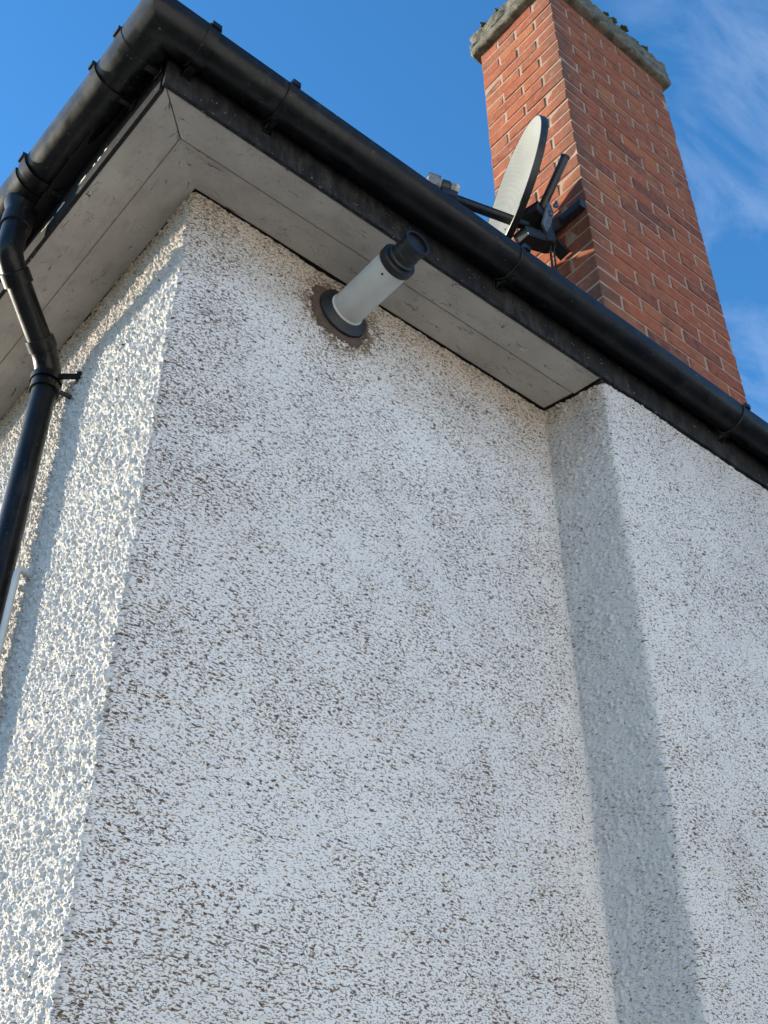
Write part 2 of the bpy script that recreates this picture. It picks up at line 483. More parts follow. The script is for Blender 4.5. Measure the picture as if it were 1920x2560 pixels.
def build_wall():
    pts = path_points()
    x = np.array([p[0].x for p in pts]); y = np.array([p[0].y for p in pts])
    nx = np.array([p[1].x for p in pts]); ny = np.array([p[1].y for p in pts])
    seg = np.array([p[2] for p in pts], float)
    s = np.r_[0, np.cumsum(np.hypot(np.diff(x), np.diff(y)))]
    sc = s[np.argmin(np.abs(seg - 0.5) + np.abs(x - CX))]              # corner position along s
    s0 = s[np.where(seg == 0)[0][-1]]; s1 = s[np.where(seg == 1)[0][-1]]; s2 = s[np.where(seg == 2)[0][-1]]
    z = np.arange(1.85, ZS - 0.006, 0.0029)
    S, Z = np.meshgrid(s, z)
    X, Yy = np.meshgrid(x, z)[0], np.meshgrid(y, z)[0]
    NX, NY = np.meshgrid(nx, z)[0], np.meshgrid(ny, z)[0]
    # weights of the four wall faces
    wl_ = 1 / (1 + np.exp((S - s0 - 0.004) / 0.003))
    wh_ = 1 / (1 + np.exp((S - s0 - 0.012) / 0.004))
    wr_ = (1 / (1 + np.exp(-(S - s1) / 0.012))) * (1 / (1 + np.exp((S - s2) / 0.012)))
    wb_ = 1 / (1 + np.exp(-(S - s2) / 0.012))
    wm_ = np.clip(1 - wl_ - wr_ - wb_, 0, 1)
    warp = (vnoise(S, Z, 0.03, 3) - 0.5) * 0.012
    big = cells(S + warp, Z * 0.92 - warp, 0.0150, 1)
    mid = cells(S - warp, Z + warp, 0.0092, 21)
    sml = cells(S + warp * 0.5, Z, 0.0056, 41)
    # trowelled main face: elongated ledges
    led = cells(S * 0.55 + warp, Z * 1.25, 0.0115, 61)
    patch = vnoise(S, Z, 0.05, 7) * 0.6 + vnoise(S, Z, 0.018, 8) * 0.4
    heavy = 0.0075 * big * (0.25 + 1.1 * patch) + 0.0052 * mid + 0.0056 * sml - 0.0075
    light = 0.0052 * led * (0.3 + 1.1 * patch) + 0.0024 * sml
    ret = 0.0085 * mid * np.clip(2.2 * patch - 0.55, 0.05, 1.3) + 0.0052 * sml
    amp = wh_ * heavy * 1.15 + np.clip(wm_ - wh_, 0, 1) * light + wr_ * ret + wb_ * light
    und = 0.010 * (vnoise(S, Z, 0.33, 11) - 0.5) + 0.006 * (vnoise(S, Z, 0.12, 12) - 0.5)
    H = amp + und * np.clip(np.minimum(np.abs(S - s1), np.abs(S - s2)) / 0.15, 0.12, 1)
    # slight batter of the left corner
    sh = -0.0079 * (ZS - Z) * np.clip(1 - (S - sc) / 0.5, 0, 1)
    PX = X + NX * H + sh; PY = Yy + NY * H
    nz, ns = S.shape
    V = np.stack([PX, PY, Z], -1).reshape(-1, 3).astype(np.float32)
    idx = np.arange(nz * ns).reshape(nz, ns)
    # ny,nx outward => orientation: rows up, columns along s
    q = np.stack([idx[:-1, :-1], idx[:-1, 1:], idx[1:, 1:], idx[1:, :-1]], -1).reshape(-1, 4)
    me = bpy.data.meshes.new('mesh')
    me.vertices.add(len(V)); me.vertices.foreach_set('co', V.ravel())
    me.loops.add(q.size); me.loops.foreach_set('vertex_index', q.ravel().astype(np.int32))
    me.polygons.add(len(q)); me.polygons.foreach_set('loop_start', np.arange(0, q.size, 4, dtype=np.int32))
    me.update(calc_edges=True)
    uvl = me.uv_layers.new(name='UVMap')
    UV = np.stack([S.ravel(), Z.ravel()], -1).astype(np.float32)
    uvl.data.foreach_set('uv', UV[q.ravel()].ravel())
    near = np.clip((ZS - Z) / 0.55, 0, 1)
    lown = vnoise(S, Z, 0.35, 31) * 0.6 + vnoise(S, Z, 0.09, 32) * 0.4
    pn = vnoise(S, Z, 0.17, 51) * 0.28 + vnoise(S, Z, 0.06, 52) * 0.36 + vnoise(S, Z, 0.024, 53) * 0.36 - 0.5
    top = lambda d: np.clip(1 - (ZS - Z) / d, 0, 1)
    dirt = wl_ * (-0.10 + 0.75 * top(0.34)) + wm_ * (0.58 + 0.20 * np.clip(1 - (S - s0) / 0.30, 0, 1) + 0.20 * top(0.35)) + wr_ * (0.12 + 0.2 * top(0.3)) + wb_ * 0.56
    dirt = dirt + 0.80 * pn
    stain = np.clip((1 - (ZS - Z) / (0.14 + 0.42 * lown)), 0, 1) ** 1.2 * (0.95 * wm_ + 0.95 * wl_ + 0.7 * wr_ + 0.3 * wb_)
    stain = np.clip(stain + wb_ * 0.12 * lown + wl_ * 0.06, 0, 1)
    tone = np.clip(0.15 + 0.6 * (vnoise(S, Z, 0.5, 71) * 0.6 + vnoise(S, Z, 0.16, 72) * 0.4 - 0.5), 0, 1) + 1.0 * wr_ + 0.95 * wl_  # return and left faces get darker paint in place of dimmer light
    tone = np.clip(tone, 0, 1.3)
    rf = np.hypot(X - 1.386, (Z - 4.228)); rn = vnoise(S, Z, 0.02, 81) * 0.6 + vnoise(S, Z, 0.008, 82) * 0.4
    ring = np.clip(1 - (rf - 0.10) / (0.03 + 0.05 * rn), 0, 1) * (wm_ > 0.5) * (rn > 0.42)
    drip = np.clip(1 - np.abs(X - 1.39 - 0.02 * (vnoise(S, Z, 0.06, 83) - 0.5)) / 0.06, 0, 1) * np.clip(1 - (4.13 - Z) / 0.35, 0, 1) * (Z < 4.14) * (wm_ > 0.5)
    stain = np.clip(stain + 0.7 * ring + 0.28 * drip * rn, 0, 1); dirt = dirt + 0.8 * ring + 0.3 * drip
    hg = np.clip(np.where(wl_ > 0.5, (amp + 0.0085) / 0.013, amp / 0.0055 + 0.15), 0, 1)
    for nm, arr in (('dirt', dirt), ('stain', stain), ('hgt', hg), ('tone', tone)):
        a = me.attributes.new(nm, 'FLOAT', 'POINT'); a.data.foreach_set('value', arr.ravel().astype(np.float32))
    me.polygons.foreach_set('use_smooth', np.ones(len(q), bool))
    return me

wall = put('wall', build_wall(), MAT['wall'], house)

def plain_wall():
    """the rest of the walls, below and beyond the view, coarse"""
    ring = [(CX - 0.017, 9.0), (CX - 0.017, CY + 0.002), (RX_IN, CY + 0.002), (RX_OUT, BY + 0.002), (8.5, BY + 0.002), (8.5, 9.0)]
    verts, faces, uvs = [], [], []
    s = 0; prev = None
    for (x, y) in ring:
        if prev: s += math.hypot(x - prev[0], y - prev[1])
        prev = (x, y)
        verts += [(x, y, 0), (x, y, 1.852)]; uvs += [(s, 0), (s, 1.852)]
    n = len(ring)
    for i in range(n - 1):
        faces.append((2 * i, 2 * i + 2, 2 * i + 3, 2 * i + 1))
    # upper continuation
    for (pa, pb) in (((CX + 0.004, 3.11), (CX + 0.004, 9.0)), ((3.44, BY - 0.004), (8.5, BY - 0.004)), ((8.5, BY), (8.5, 9.0)), ((8.5, 9.0), (CX, 9.0))):
        k = len(verts)
        verts += [(*pa, 1.84), (*pb, 1.84), (*pb, ZS), (*pa, ZS)]
        L = math.hypot(pb[0] - pa[0], pb[1] - pa[1])
        uvs += [(9, 1.84), (9 + L, 1.84), (9 + L, ZS), (9, ZS)]
        faces.append((k, k + 1, k + 2, k + 3))
    me = bpy.data.meshes.new('mesh'); me.from_pydata(verts, [], faces)
    uvl = me.uv_layers.new(name='UVMap')
    for lp in me.loops: uvl.data[lp.index].uv = uvs[lp.vertex_index]
    for nm, val in (('dirt', 0.45), ('stain', 0.0), ('hgt', 0.5), ('tone', 0.5)):
        a = me.attributes.new(nm, 'FLOAT', 'POINT'); a.data.foreach_set('value', [val] * len(verts))
    return me
put('wall_base', plain_wall(), MAT['wall'], house)

# soffit boards: mitred at the corner, two boards deep on each side
def board(poly, z0, z1, along, bevel=0.0012):
    """prism from plan polygon; uv along the board"""
    bm = bmesh.new()
    lo = [bm.verts.new((x, y, z0)) for x, y in poly]; hi = [bm.verts.new((x, y, z1)) for x, y in poly]
    bm.faces.new(lo); bm.faces.new(hi)
    n = len(poly)
    for i in range(n): bm.faces.new((lo[i], lo[(i + 1) % n], hi[(i + 1) % n], hi[i]))
    bmesh.ops.recalc_face_normals(bm, faces=bm.faces)
    if bevel: bmesh.ops.bevel(bm, geom=list(bm.edges), offset=bevel, segments=1, affect='EDGES')
    uvl = bm.loops.layers.uv.new('UVMap')
    for f in bm.faces:
        for l in f.loops:
            c = l.vert.co
            l[uvl].uv = (c.y + 7.3, c.x + c.z) if along == 'y' else (c.x, c.y + c.z)
    me = bpy.data.meshes.new('mesh'); bm.to_mesh(me); bm.free(); return me

def mitre_x(y): return FX + 0.024 + (y - (FY + 0.024)) * ((CX - FX) / (CY - FY))
a0x, a0y = FX + 0.026, FY + 0.026
b_x, b_y = CX + 0.003, CY - 0.006
mx, my = 0.770, 1.742
g2 = 0.0019
# left run (along y)
put('soffit_board', board([(FX + 0.0125, FY + 0.0145), (mx - g2, my), (mx - g2, 5.0), (FX + 0.0125 - 0.040, 5.0)], ZS, ZS + 0.014, 'y'), MAT['soffit'], house)
put('soffit_board', board([(mx + g2, my + 0.0012), (b_x, b_y + 0.002), (b_x, 5.0), (mx + g2, 5.0)], ZS + 0.002, ZS + 0.016, 'y'), MAT['soffit'], house)
# right run (along x)
put('soffit_board', board([(FX + 0.0145, FY + 0.0125), (RX_OUT - 0.016, FY + 0.0125), (RX_OUT - 0.028, my - g2), (mx + 0.0008, my - g2)], ZS, ZS + 0.014, 'x'), MAT['soffit'], house)
put('soffit_board', board([(mx + 0.0026, my + g2), (RX_OUT - 0.032, my + g2), (RX_IN - 0.004, b_y), (b_x - 0.004, b_y)], ZS + 0.002, ZS + 0.016, 'x'), MAT['soffit'], house)
MAT['filler'] = mat_simple('old_joint_filler', (0.24, 0.20, 0.165), 0.85, 0.35, 40, 0, 0.3)
put('joint_filler', board([(mx - 0.005, my - 0.003), (mx + 0.005, my + 0.006), (mx + 0.005, 4.95), (mx - 0.005, 4.95)], ZS + 0.0032, ZS + 0.012, 'y', 0), MAT['filler'], house)
put('joint_filler', board([(mx + 0.007, my - 0.005), (RX_OUT - 0.04, my - 0.005), (RX_OUT - 0.04, my + 0.005), (mx + 0.009, my + 0.005)], ZS + 0.0034, ZS + 0.0118, 'x', 0), MAT['filler'], house)
# near-black sheet added above the soffit, painting shade into the open joints
put('joint_shade_backing', board([(FX + 0.03, FY + 0.03), (2.3, FY + 0.03), (2.3, 2.2), (1.3, 2.2), (1.3, 5.0), (FX + 0.03, 5.0)], ZS + 0.03, ZS + 0.04, 'x', 0), MAT['gap_shade'], house)

# fascia boards
def flake_mesh_v(c, L, h):
    """thin ragged upright chip lying on the fascia face"""
    r = random.Random(int(c[1] * 1e4)); n = 4; v, f = [], []
    for i in range(n + 1):
        y = c[1] + L * i / n
        for (dx, dz) in ((0, 0), (0, h * r.uniform(0.6, 1.3)), (0.0022, h), (0.0022, 0)):
            v.append((c[0] + dx, y, c[2] + dz + (0.0008 * r.uniform(-1, 1))))
    for i in range(n):
        for k in range(4): f.append((4 * i + k, 4 * i + (k + 1) % 4, 4 * i + 4 + (k + 1) % 4, 4 * i + 4 + k))
    f += [(0, 1, 2, 3), (4 * n, 4 * n + 1, 4 * n + 2, 4 * n + 3)]
    return mesh(v, f)
put('fascia_board', board([(FX, FY + 0.024), (FX + 0.012, FY + 0.024), (FX + 0.012 - 0.040, 5.0), (FX - 0.040, 5.0)], ZS - 0.002, ZS + 0.135, 'y'), MAT['fascia_dark'], house)
put('fascia_board', box_mesh((FX, FY, ZS - 0.002), (8.4, FY + 0.012, ZS + 0.125), 0.002), MAT['fascia'], house)
# remains of old white paint along the left fascia
MAT['chip'] = mat_simple('old_white_paint', (0.72, 0.70, 0.66), 0.7, 0.15, 60, 0, 0.2)
rc = random.Random(5)
t = 0.0
while t < 1.0:
    L = rc.uniform(0.012, 0.055)
    if rc.random() < 0.72:
        y = 1.79 + 0.50 * t; z = 4.408 + 0.012 * t + rc.uniform(-0.003, 0.003); h = rc.uniform(0.004, 0.010)
        xf = FX - 0.040 * (y - FY - 0.024) / (5.0 - FY - 0.024)
        put('paint_chip', flake_mesh_v((xf - 0.0012, y, z), L, h), MAT['chip'], house)
    t += (L + rc.uniform(0.002, 0.02)) / 0.50
# thin drip moulding under the right fascia over the bay
put('bay_trim', box_mesh((RX_OUT - 0.012, FY + 0.013, ZS - 0.010), (8.4, BY + 0.02, ZS + 0.0145), 0.003), MAT['fascia'], house)

# hipped roof, solid slab with stepped tile courses
def roof():
    T = 0.82; z0 = 4.479; ex, ey = 0.600, 1.572; X1, Y1 = 9.2, 8.6
    cy = (ey + Y1) / 2; hh = (cy - ey)
    verts, faces = [], []
    def addquad(a, b, c, d):
        k = len(verts); verts.extend([a, b, c, d]); faces.append((k, k + 1, k + 2, k + 3))
    step = 0.10; n = int(hh / step)
    for i in range(n):
        a, b = i * step, min(hh, (i + 1) * step)
        lift = 0.014
        za, zb = z0 + a * T + lift, z0 + b * T
        # front slope course, hip limited on the left at x = ex + offset
        addquad((ex + a, ey + a, za), (X1 - a, ey + a, za), (X1 - b, ey + b, zb), (ex + b, ey + b, zb))
        addquad((ex + a, ey + a, za), (ex + b, ey + b, zb), (ex + b, Y1 - b, zb), (ex + a, Y1 - a, za))
        addquad((X1 - a, ey + a, za), (X1 - a, Y1 - a, za), (X1 - b, Y1 - b, zb), (X1 - b, ey + b, zb))
        addquad((ex + a, Y1 - a, za), (ex + b, Y1 - b, zb), (X1 - b, Y1 - b, zb), (X1 - a, Y1 - a, za))
        if i:
            addquad((ex + a, ey + a, za - lift), (X1 - a, ey + a, za - lift), (X1 - a, ey + a, za), (ex + a, ey + a, za))
            addquad((ex + a, ey + a, za - lift), (ex + a, ey + a, za), (ex + a, Y1 - a, za), (ex + a, Y1 - a, za - lift))
    # underside sheet
    d = 0.045
    addquad((ex, ey, z0 - d + 0.03), (X1, ey, z0 - d + 0.03), (X1 - hh, ey + hh, z0 + hh * T - d), (ex + hh, ey + hh, z0 + hh * T - d))
    addquad((ex, ey, z0 - d + 0.03), (ex + hh, ey + hh, z0 + hh * T - d), (ex + hh, Y1 - hh, z0 + hh * T - d), (ex, Y1, z0 - d + 0.03))
    addquad((ex, ey, z0 - d + 0.03), (X1, ey, z0 - d + 0.03), (X1, ey, z0 + 0.014), (ex, ey, z0 + 0.014))
    addquad((ex, ey, z0 - d + 0.03), (ex, Y1, z0 - d + 0.03), (ex, Y1, z0 + 0.014), (ex, ey, z0 + 0.014))
    me = bpy.data.meshes.new('mesh'); me.from_pydata(verts, [], faces)
    me.materials.append(MAT['tile']); me.materials.append(MAT['felt'])
    for p in me.polygons: p.material_index = 1 if p.index >= len(faces) - 4 else 0
    return me
put('roof', roof(), MAT['tile'], house)

# curled flake of paint hanging from the front soffit
def flake_mesh(c, L, W, up, sx):
    v, f = [], []
    n = 5
    for i in range(n + 1):
        t = i / n
        for j in (0, 1):
            v.append((c[0] + sx * L * t, c[1] + (j - 0.5) * W * (1 - 0.5 * t), c[2] - up * t * t))
    k = len(v)
    v += [(a, b, z - 0.0012) for a, b, z in v]
    for i in range(n):
        a = 2 * i
        f += [(a, a + 1, a + 3, a + 2), (k + a, k + a + 2, k + a + 3, k + a + 1), (a, a + 2, k + a + 2, k + a), (a + 1, k + a + 1, k + a + 3, a + 3)]
    f += [(0, k, k + 1, 1), (2 * n, 2 * n + 1, k + 2 * n + 1, k + 2 * n)]
    return mesh(v, f)

# ------------------------------------------------------------------ assumed house behind the viewer, unseen, added for its bounce light
MAT['cream'] = mat_simple('white_render', (0.63, 0.66, 0.71), 0.9, 0.05, 3, 0, 0.3)
MAT['white_frame'] = mat_simple('white_window_frame', (0.75, 0.75, 0.74), 0.4, 0.04, 10, 0, 0)
MAT['glass'] = mat_simple('window_glass', (0.03, 0.035, 0.04), 0.05, 0.1, 5, 0, 0)
nb = empty('house', (-1.0, -6.0, 0))
tag(nb, 'assumed white rendered house outside the view, added for bounce light', 'house')
NX0, NX1, NY0, NY1, NH = -2.8, 7.5, -10.0, -3.3, 5.2
put('wall', box_mesh((NX0, NY0, 0), (NX1, NY1, NH)), MAT['cream'], nb)
def hip(x0, x1, y0, y1, z, t):
    h = (y1 - y0) / 2
    v = [(x0, y0, z), (x1, y0, z), (x1, y1, z), (x0, y1, z), (x0 + h, y0 + h, z + h * t), (x1 - h, y0 + h, z + h * t)]
    return mesh(v, [(0, 1, 5, 4), (1, 2, 5), (2, 3, 4, 5), (3, 0, 4), (3, 2, 1, 0)])
put('roof', hip(NX0 - 0.3, NX1 + 0.3, NY0 - 0.3, NY1 + 0.3, NH + 0.01, 0.8), MAT['tile'], nb)
for (x, z, w, h) in ((4.5, 0.9, 1.2, 1.2), (-1.6, 3.4, 1.0, 1.1), (4.5, 3.4, 0.9, 1.0)):
    wi = put('window', box_mesh((x, NY1 - 0.05, z), (x + w, NY1 + 0.03, z + h), 0.01), MAT['white_frame'], nb)
    for q in (0, 1):
        put('pane', box_mesh((x + 0.06 + q * (w / 2), NY1 + 0.02, z + 0.06), (x + w / 2 - 0.03 + q * (w / 2 - 0.03), NY1 + 0.034, z + h - 0.06)), MAT['glass'], wi)
put('door', box_mesh((0.5, NY1 - 0.05, 0), (1.4, NY1 + 0.03, 2.05), 0.01), MAT['white_frame'], nb)

# ------------------------------------------------------------------ gutters
LZ = 4.508                                   # lip height
GX, GY = FX - 0.001 - GR - 0.003, FY - 0.001 - GR - 0.003   # centre lines (plan)
def lz_left(y): return LZ + 0.045 * max(0.0, y - 1.60)
def gx_left(y): return GX - 0.020 * max(0.0, y - 1.60)

def trough_profile(r, th, n=18, lip=0.004):
    """closed (out, z) profile of a half round channel; out measured away from the wall"""
    P = []
    for k in range(n + 1):
        a = math.pi * k / n
        P.append((math.cos(a) * r, -math.sin(a) * r))
    P = [(r + lip * 0.2, 0.003)] + P + [(-r - lip * 0.2, 0.003)]
    Q = []
    ri = r - th
    for k in range(n, -1, -1):
        a = math.pi * k / n
        Q.append((math.cos(a) * ri, -math.sin(a) * ri))
    return P + [(-ri, 0.003)] + Q + [(ri, 0.003)]

def sweep(stations, prof):
    """stations: list of (origin, outdir) ; prof in (out, z)"""
    n = len(prof); V, F = [], []
    for (o, od) in stations:
        o = Vector(o); od = Vector(od)
        for (a, z) in prof: V.append(o + od * a + Vector((0, 0, z)))
    for i in range(len(stations) - 1):
        for k in range(n):
            F.append((i * n + k, i * n + (k + 1) % n, (i + 1) * n + (k + 1) % n, (i + 1) * n + k))
    F.append(tuple(range(n))); F.append(tuple((len(stations) - 1) * n + k for k in range(n)))
    return mesh(V, F)

OUTX, OUTY = Vector((-1, 0, 0)), Vector((0, -1, 0))
DIAG = Vector((-1, -1, 0))
def left_st(y, dr=0): return ((gx_left(y), y, lz_left(y)), OUTX)
def right_st(x): return ((x, GY, LZ + 0.004 * math.sin((x - 0.7) * 1.6)), OUTY)

gut_l = empty('gutter', (GX, 2.0, LZ - GR))
tag(gut_l, 'black half-round gutter on the short left eave, above the downpipe', 'gutter', 'black gutters round the eaves')
gut_r = empty('gutter', (2.0, GY, LZ - GR))
tag(gut_r, 'long black half-round gutter running right from the corner, in front of the chimney', 'gutter', 'black gutters round the eaves')
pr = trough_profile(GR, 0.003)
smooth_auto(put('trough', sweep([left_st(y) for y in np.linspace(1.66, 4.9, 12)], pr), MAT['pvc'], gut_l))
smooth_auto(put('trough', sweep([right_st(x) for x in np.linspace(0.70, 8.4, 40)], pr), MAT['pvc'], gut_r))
# corner angle piece, slightly larger bore
pc = trough_profile(GR + 0.0045, 0.004)
cst = [((gx_left(1.675), 1.675, lz_left(1.675)), OUTX), ((GX, 1.62, LZ), OUTX), ((GX, GY, LZ), DIAG), ((0.66, GY, LZ), OUTY), ((0.715, GY, LZ), OUTY)]
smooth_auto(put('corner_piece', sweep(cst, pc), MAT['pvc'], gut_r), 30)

def arc_band(kind, pos, width, r, th=0.004, clip=True):
    prf = trough_profile(r + th, th + 0.001)
    if kind == 'l':
        st = [left_st(pos - width / 2), left_st(pos + width / 2)]
    else:
        st = [right_st(pos - width / 2), right_st(pos + width / 2)]
    me = sweep(st, prf)
    bm = bmesh.new(); bm.from_mesh(me)
    o, od = (left_st(pos) if kind == 'l' else right_st(pos)); o = Vector(o); od = Vector(od)
    ax = Vector((0, 1, 0)) if kind == 'l' else Vector((1, 0, 0))
    def addbox(c, sx, sy, sz):
        r_ = bmesh.ops.create_cube(bm, size=1)
        for v in r_['verts']:
            v.co = c + ax * v.co.x * sx + od * v.co.y * sy + Vector((0, 0, 1)) * v.co.z * sz
    if clip:   # retaining clip on the front lip
        addbox(o + od * (r + 0.002) + Vector((0, 0, 0.004)), width * 0.8, 0.014, 0.018)
    # back plate onto the fascia
    addbox(o - od * (r + 0.004) + Vector((0, 0, -0.03)), width * 1.0, 0.012, 0.075)
    # lower web
    addbox(o - od * (r * 0.72) + Vector((0, 0, -r * 0.80)), width * 0.5, 0.045, 0.022)
    return bm_mesh(bm)
for y, w in ((1.668, 0.034), (1.795, 0.026)):
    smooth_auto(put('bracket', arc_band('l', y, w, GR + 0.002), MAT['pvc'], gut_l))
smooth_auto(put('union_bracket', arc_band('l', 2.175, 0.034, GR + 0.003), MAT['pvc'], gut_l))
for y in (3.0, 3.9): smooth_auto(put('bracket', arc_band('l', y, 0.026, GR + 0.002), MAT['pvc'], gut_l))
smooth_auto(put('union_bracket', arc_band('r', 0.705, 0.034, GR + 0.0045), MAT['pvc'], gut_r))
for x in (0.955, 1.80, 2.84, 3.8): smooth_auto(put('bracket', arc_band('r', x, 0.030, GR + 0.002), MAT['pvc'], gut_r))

# ------------------------------------------------------------------ downpipe
dp = empty('downpipe', (0.8175, 2.452, 0))
tag(dp, 'black round downpipe with offset bend at the left edge, clipped to white wall', 'downpipe')
PR = 0.034
OY = 2.285; OXp = 0.575
zo = lz_left(OY)
# outlet body clipped under the gutter
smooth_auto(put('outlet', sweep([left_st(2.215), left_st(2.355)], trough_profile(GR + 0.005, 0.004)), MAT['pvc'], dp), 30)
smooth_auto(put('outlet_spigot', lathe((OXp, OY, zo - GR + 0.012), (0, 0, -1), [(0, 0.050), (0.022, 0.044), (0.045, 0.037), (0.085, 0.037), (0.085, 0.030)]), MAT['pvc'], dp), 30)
Ujt = Vector((OXp, OY, 4.275)); Ljt = Vector((0.806, 2.440, 4.128))
def bend(p0, c, p1, n=8):
    return [(p0 * (1 - t) + c * t) * (1 - t) + (c * (1 - t) + p1 * t) * t for t in [i / n for i in range(n + 1)]]
top = Vector((OXp, OY, zo - GR - 0.055)); dU = (Ljt - Ujt).normalized()
up_pts = [top + Vector((0, 0, 0.012)), top] + bend(Ujt + Vector((0, 0, 0.045)), Ujt, Ujt + dU * 0.05)
up_r = [0.0425, 0.0425] + [0.0385] * 9
up_pts = [top + Vector((0, 0, 0.012)), top - Vector((0, 0, 0.035)), top - Vector((0, 0, 0.037))] + bend(Ujt + Vector((0, 0, 0.040)), Ujt, Ujt + dU * 0.045) + [Ujt + dU * 0.047, Ujt + dU * 0.085]
up_r = [0.0425, 0.0425, 0.0365] + [0.0365] * 9 + [0.041, 0.041]
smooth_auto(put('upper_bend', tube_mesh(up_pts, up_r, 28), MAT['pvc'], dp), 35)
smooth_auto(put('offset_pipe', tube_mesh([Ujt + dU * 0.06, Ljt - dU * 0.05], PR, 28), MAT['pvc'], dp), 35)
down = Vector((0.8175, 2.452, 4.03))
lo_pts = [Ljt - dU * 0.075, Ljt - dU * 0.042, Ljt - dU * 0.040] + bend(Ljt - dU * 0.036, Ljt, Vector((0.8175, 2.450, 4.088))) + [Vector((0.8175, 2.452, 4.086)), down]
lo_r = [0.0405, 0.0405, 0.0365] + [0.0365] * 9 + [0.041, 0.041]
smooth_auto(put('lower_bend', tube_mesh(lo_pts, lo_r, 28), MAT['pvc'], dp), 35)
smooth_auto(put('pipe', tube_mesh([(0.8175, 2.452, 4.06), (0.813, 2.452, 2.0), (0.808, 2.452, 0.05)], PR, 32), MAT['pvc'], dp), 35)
def clip_mesh(z):
    bm = bmesh.new()
    n = 28; r0, r1 = 0.0412, 0.0445; h = 0.011
    rings = []
    for k in range(n):
        a = 2 * math.pi * k / n
        c, s_ = math.cos(a), math.sin(a)
        rings.append([bm.verts.new((0.8165 + c * r, 2.452 + s_ * r, z + dz)) for r, dz in ((r0, -h), (r1, -h), (r1, h), (r0, h))])
    for k in range(n):
        A, B = rings[k], rings[(k + 1) % n]
        for j in range(4): bm.faces.new((A[j], A[(j + 1) % 4], B[(j + 1) % 4], B[j]))
    # lugs reaching back to the wall on both sides
    for sg in (-1, 1):
        A = Vector((0.832, 2.452 + sg * 0.036, z)); B = Vector((0.876, 2.452 + sg * 0.082, z - 0.006))
        d = (B - A).normalized(); q = Vector((-d.y, d.x, 0)).normalized(); t = d.cross(q)
        for (c, sx, sy, sz) in (((A + B) / 2, (B - A).length, 0.005, 0.019), (B, 0.012, 0.016, 0.024)):
            r_ = bmesh.ops.create_cube(bm, size=1)
            for v in r_['verts']: v.co = c + d * v.co.x * sx + q * v.co.y * sy + t * v.co.z * sz
    return bm_mesh(bm)
for z in (4.072, 2.3): smooth_auto(put('clip', clip_mesh(z), MAT['pvc'], dp))
put('screw', lathe((0.868, 2.379, 3.985), (-1, 0, 0), [(0, 0.007), (0.03, 0.007), (0.033, 0.004)], 12), MAT['steel'], dp)

# ------------------------------------------------------------------ overflow pipe on the left wall
op = empty('overflow_pipe', (0.878, 2.395, 3.39))
tag(op, 'thin grey plastic overflow pipe bending down from the left wall below the downpipe', 'pipe')
opts = [Vector((0.885, 2.397, 3.392)), Vector((0.858, 2.392, 3.392))] + bend(Vector((0.852, 2.391, 3.392)), Vector((0.836, 2.388, 3.391)), Vector((0.836, 2.388, 3.372))) + [Vector((0.835, 2.392, 2.9)), Vector((0.835, 2.395, 2.1))]
smooth_auto(put('pipe', tube_mesh(opts, 0.0085, 16), MAT['grey_pvc'], op), 35)
smooth_auto(put('elbow', tube_mesh([opts[0], opts[1]] , 0.0115, 16), MAT['grey_pvc'], op), 35)

# ------------------------------------------------------------------ boiler flue
FXc, FZc = 1.386, 4.228
fl = empty('boiler_flue', (FXc, CY, FZc))
tag(fl, 'white boiler flue tube with black terminal poking out under the soffit', 'flue')
yd = (0, -1, 0)
smooth_auto(put('tube', lathe((FXc, CY + 0.01, FZc), yd, [(0, 0.050), (0.255, 0.050), (0.2565, 0.0485)], 48), MAT['flue'], fl), 30)
smooth_auto(put('tube_flange', lathe((FXc, CY - 0.004, FZc), yd, [(0, 0.0535), (0.030, 0.0535), (0.034, 0.0505)], 48), MAT['flue'], fl), 30)
smooth_auto(put('wall_seal', lathe((FXc, CY - 0.006, FZc), yd, [(0, 0.078), (0.004, 0.081), (0.012, 0.079), (0.019, 0.064), (0.026, 0.058), (0.027, 0.052)], 48), MAT['rubber'], fl), 40)
e0 = CY - 0.245
smooth_auto(put('end_collar', lathe((FXc, e0 + 0.008, FZc), yd, [(0, 0.0515), (0.004, 0.0535), (0.022, 0.0535), (0.026, 0.050), (0.026, 0.042), (0.020, 0.040)], 48), MAT['flue_black'], fl), 30)
smooth_auto(put('terminal', lathe((FXc, e0 - 0.010, FZc), yd, [(0, 0.043), (0.014, 0.042), (0.018, 0.037), (0.030, 0.037), (0.032, 0.0385), (0.036, 0.0385), (0.038, 0.037), (0.062, 0.037), (0.065, 0.039), (0.080, 0.039), (0.080, 0.034), (0.070, 0.033), (0.068, 0.0)], 40), MAT['flue_black'], fl), 30)
# terminal spokes and two locating pins
def spokes():
    bm = bmesh.new()
    for k in range(3):
        a = math.pi * k / 3 + 0.3
        d = Vector((math.cos(a), 0, math.sin(a))); e = Vector((-math.sin(a), 0, math.cos(a)))
        r_ = bmesh.ops.create_cube(bm, size=1)
        for v in r_['verts']: v.co = Vector((FXc, e0 - 0.070, FZc)) + d * v.co.x * 0.070 + e * v.co.z * 0.003 + Vector((0, 1, 0)) * v.co.y * 0.006
    return bm_mesh(bm)
put('terminal_grille', spokes(), MAT['flue_black'], fl)
for a in (2.45, -2.15, 0.6):
    d = Vector((math.cos(a), 0, math.sin(a)))
    put('screw', lathe(Vector((FXc, e0 + 0.026, FZc)) + d * 0.0495, d, [(0, 0.0035), (0.002, 0.0033), (0.003, 0.001)], 10), MAT['flue_black'], fl)
d = Vector((math.cos(2.6), 0, math.sin(2.6)))
put('screw', lathe(Vector((FXc, CY - 0.07, FZc)) + d * 0.0495, d, [(0, 0.0035), (0.003, 0.003), (0.004, 0.001)], 10), MAT['flue_black'], fl)
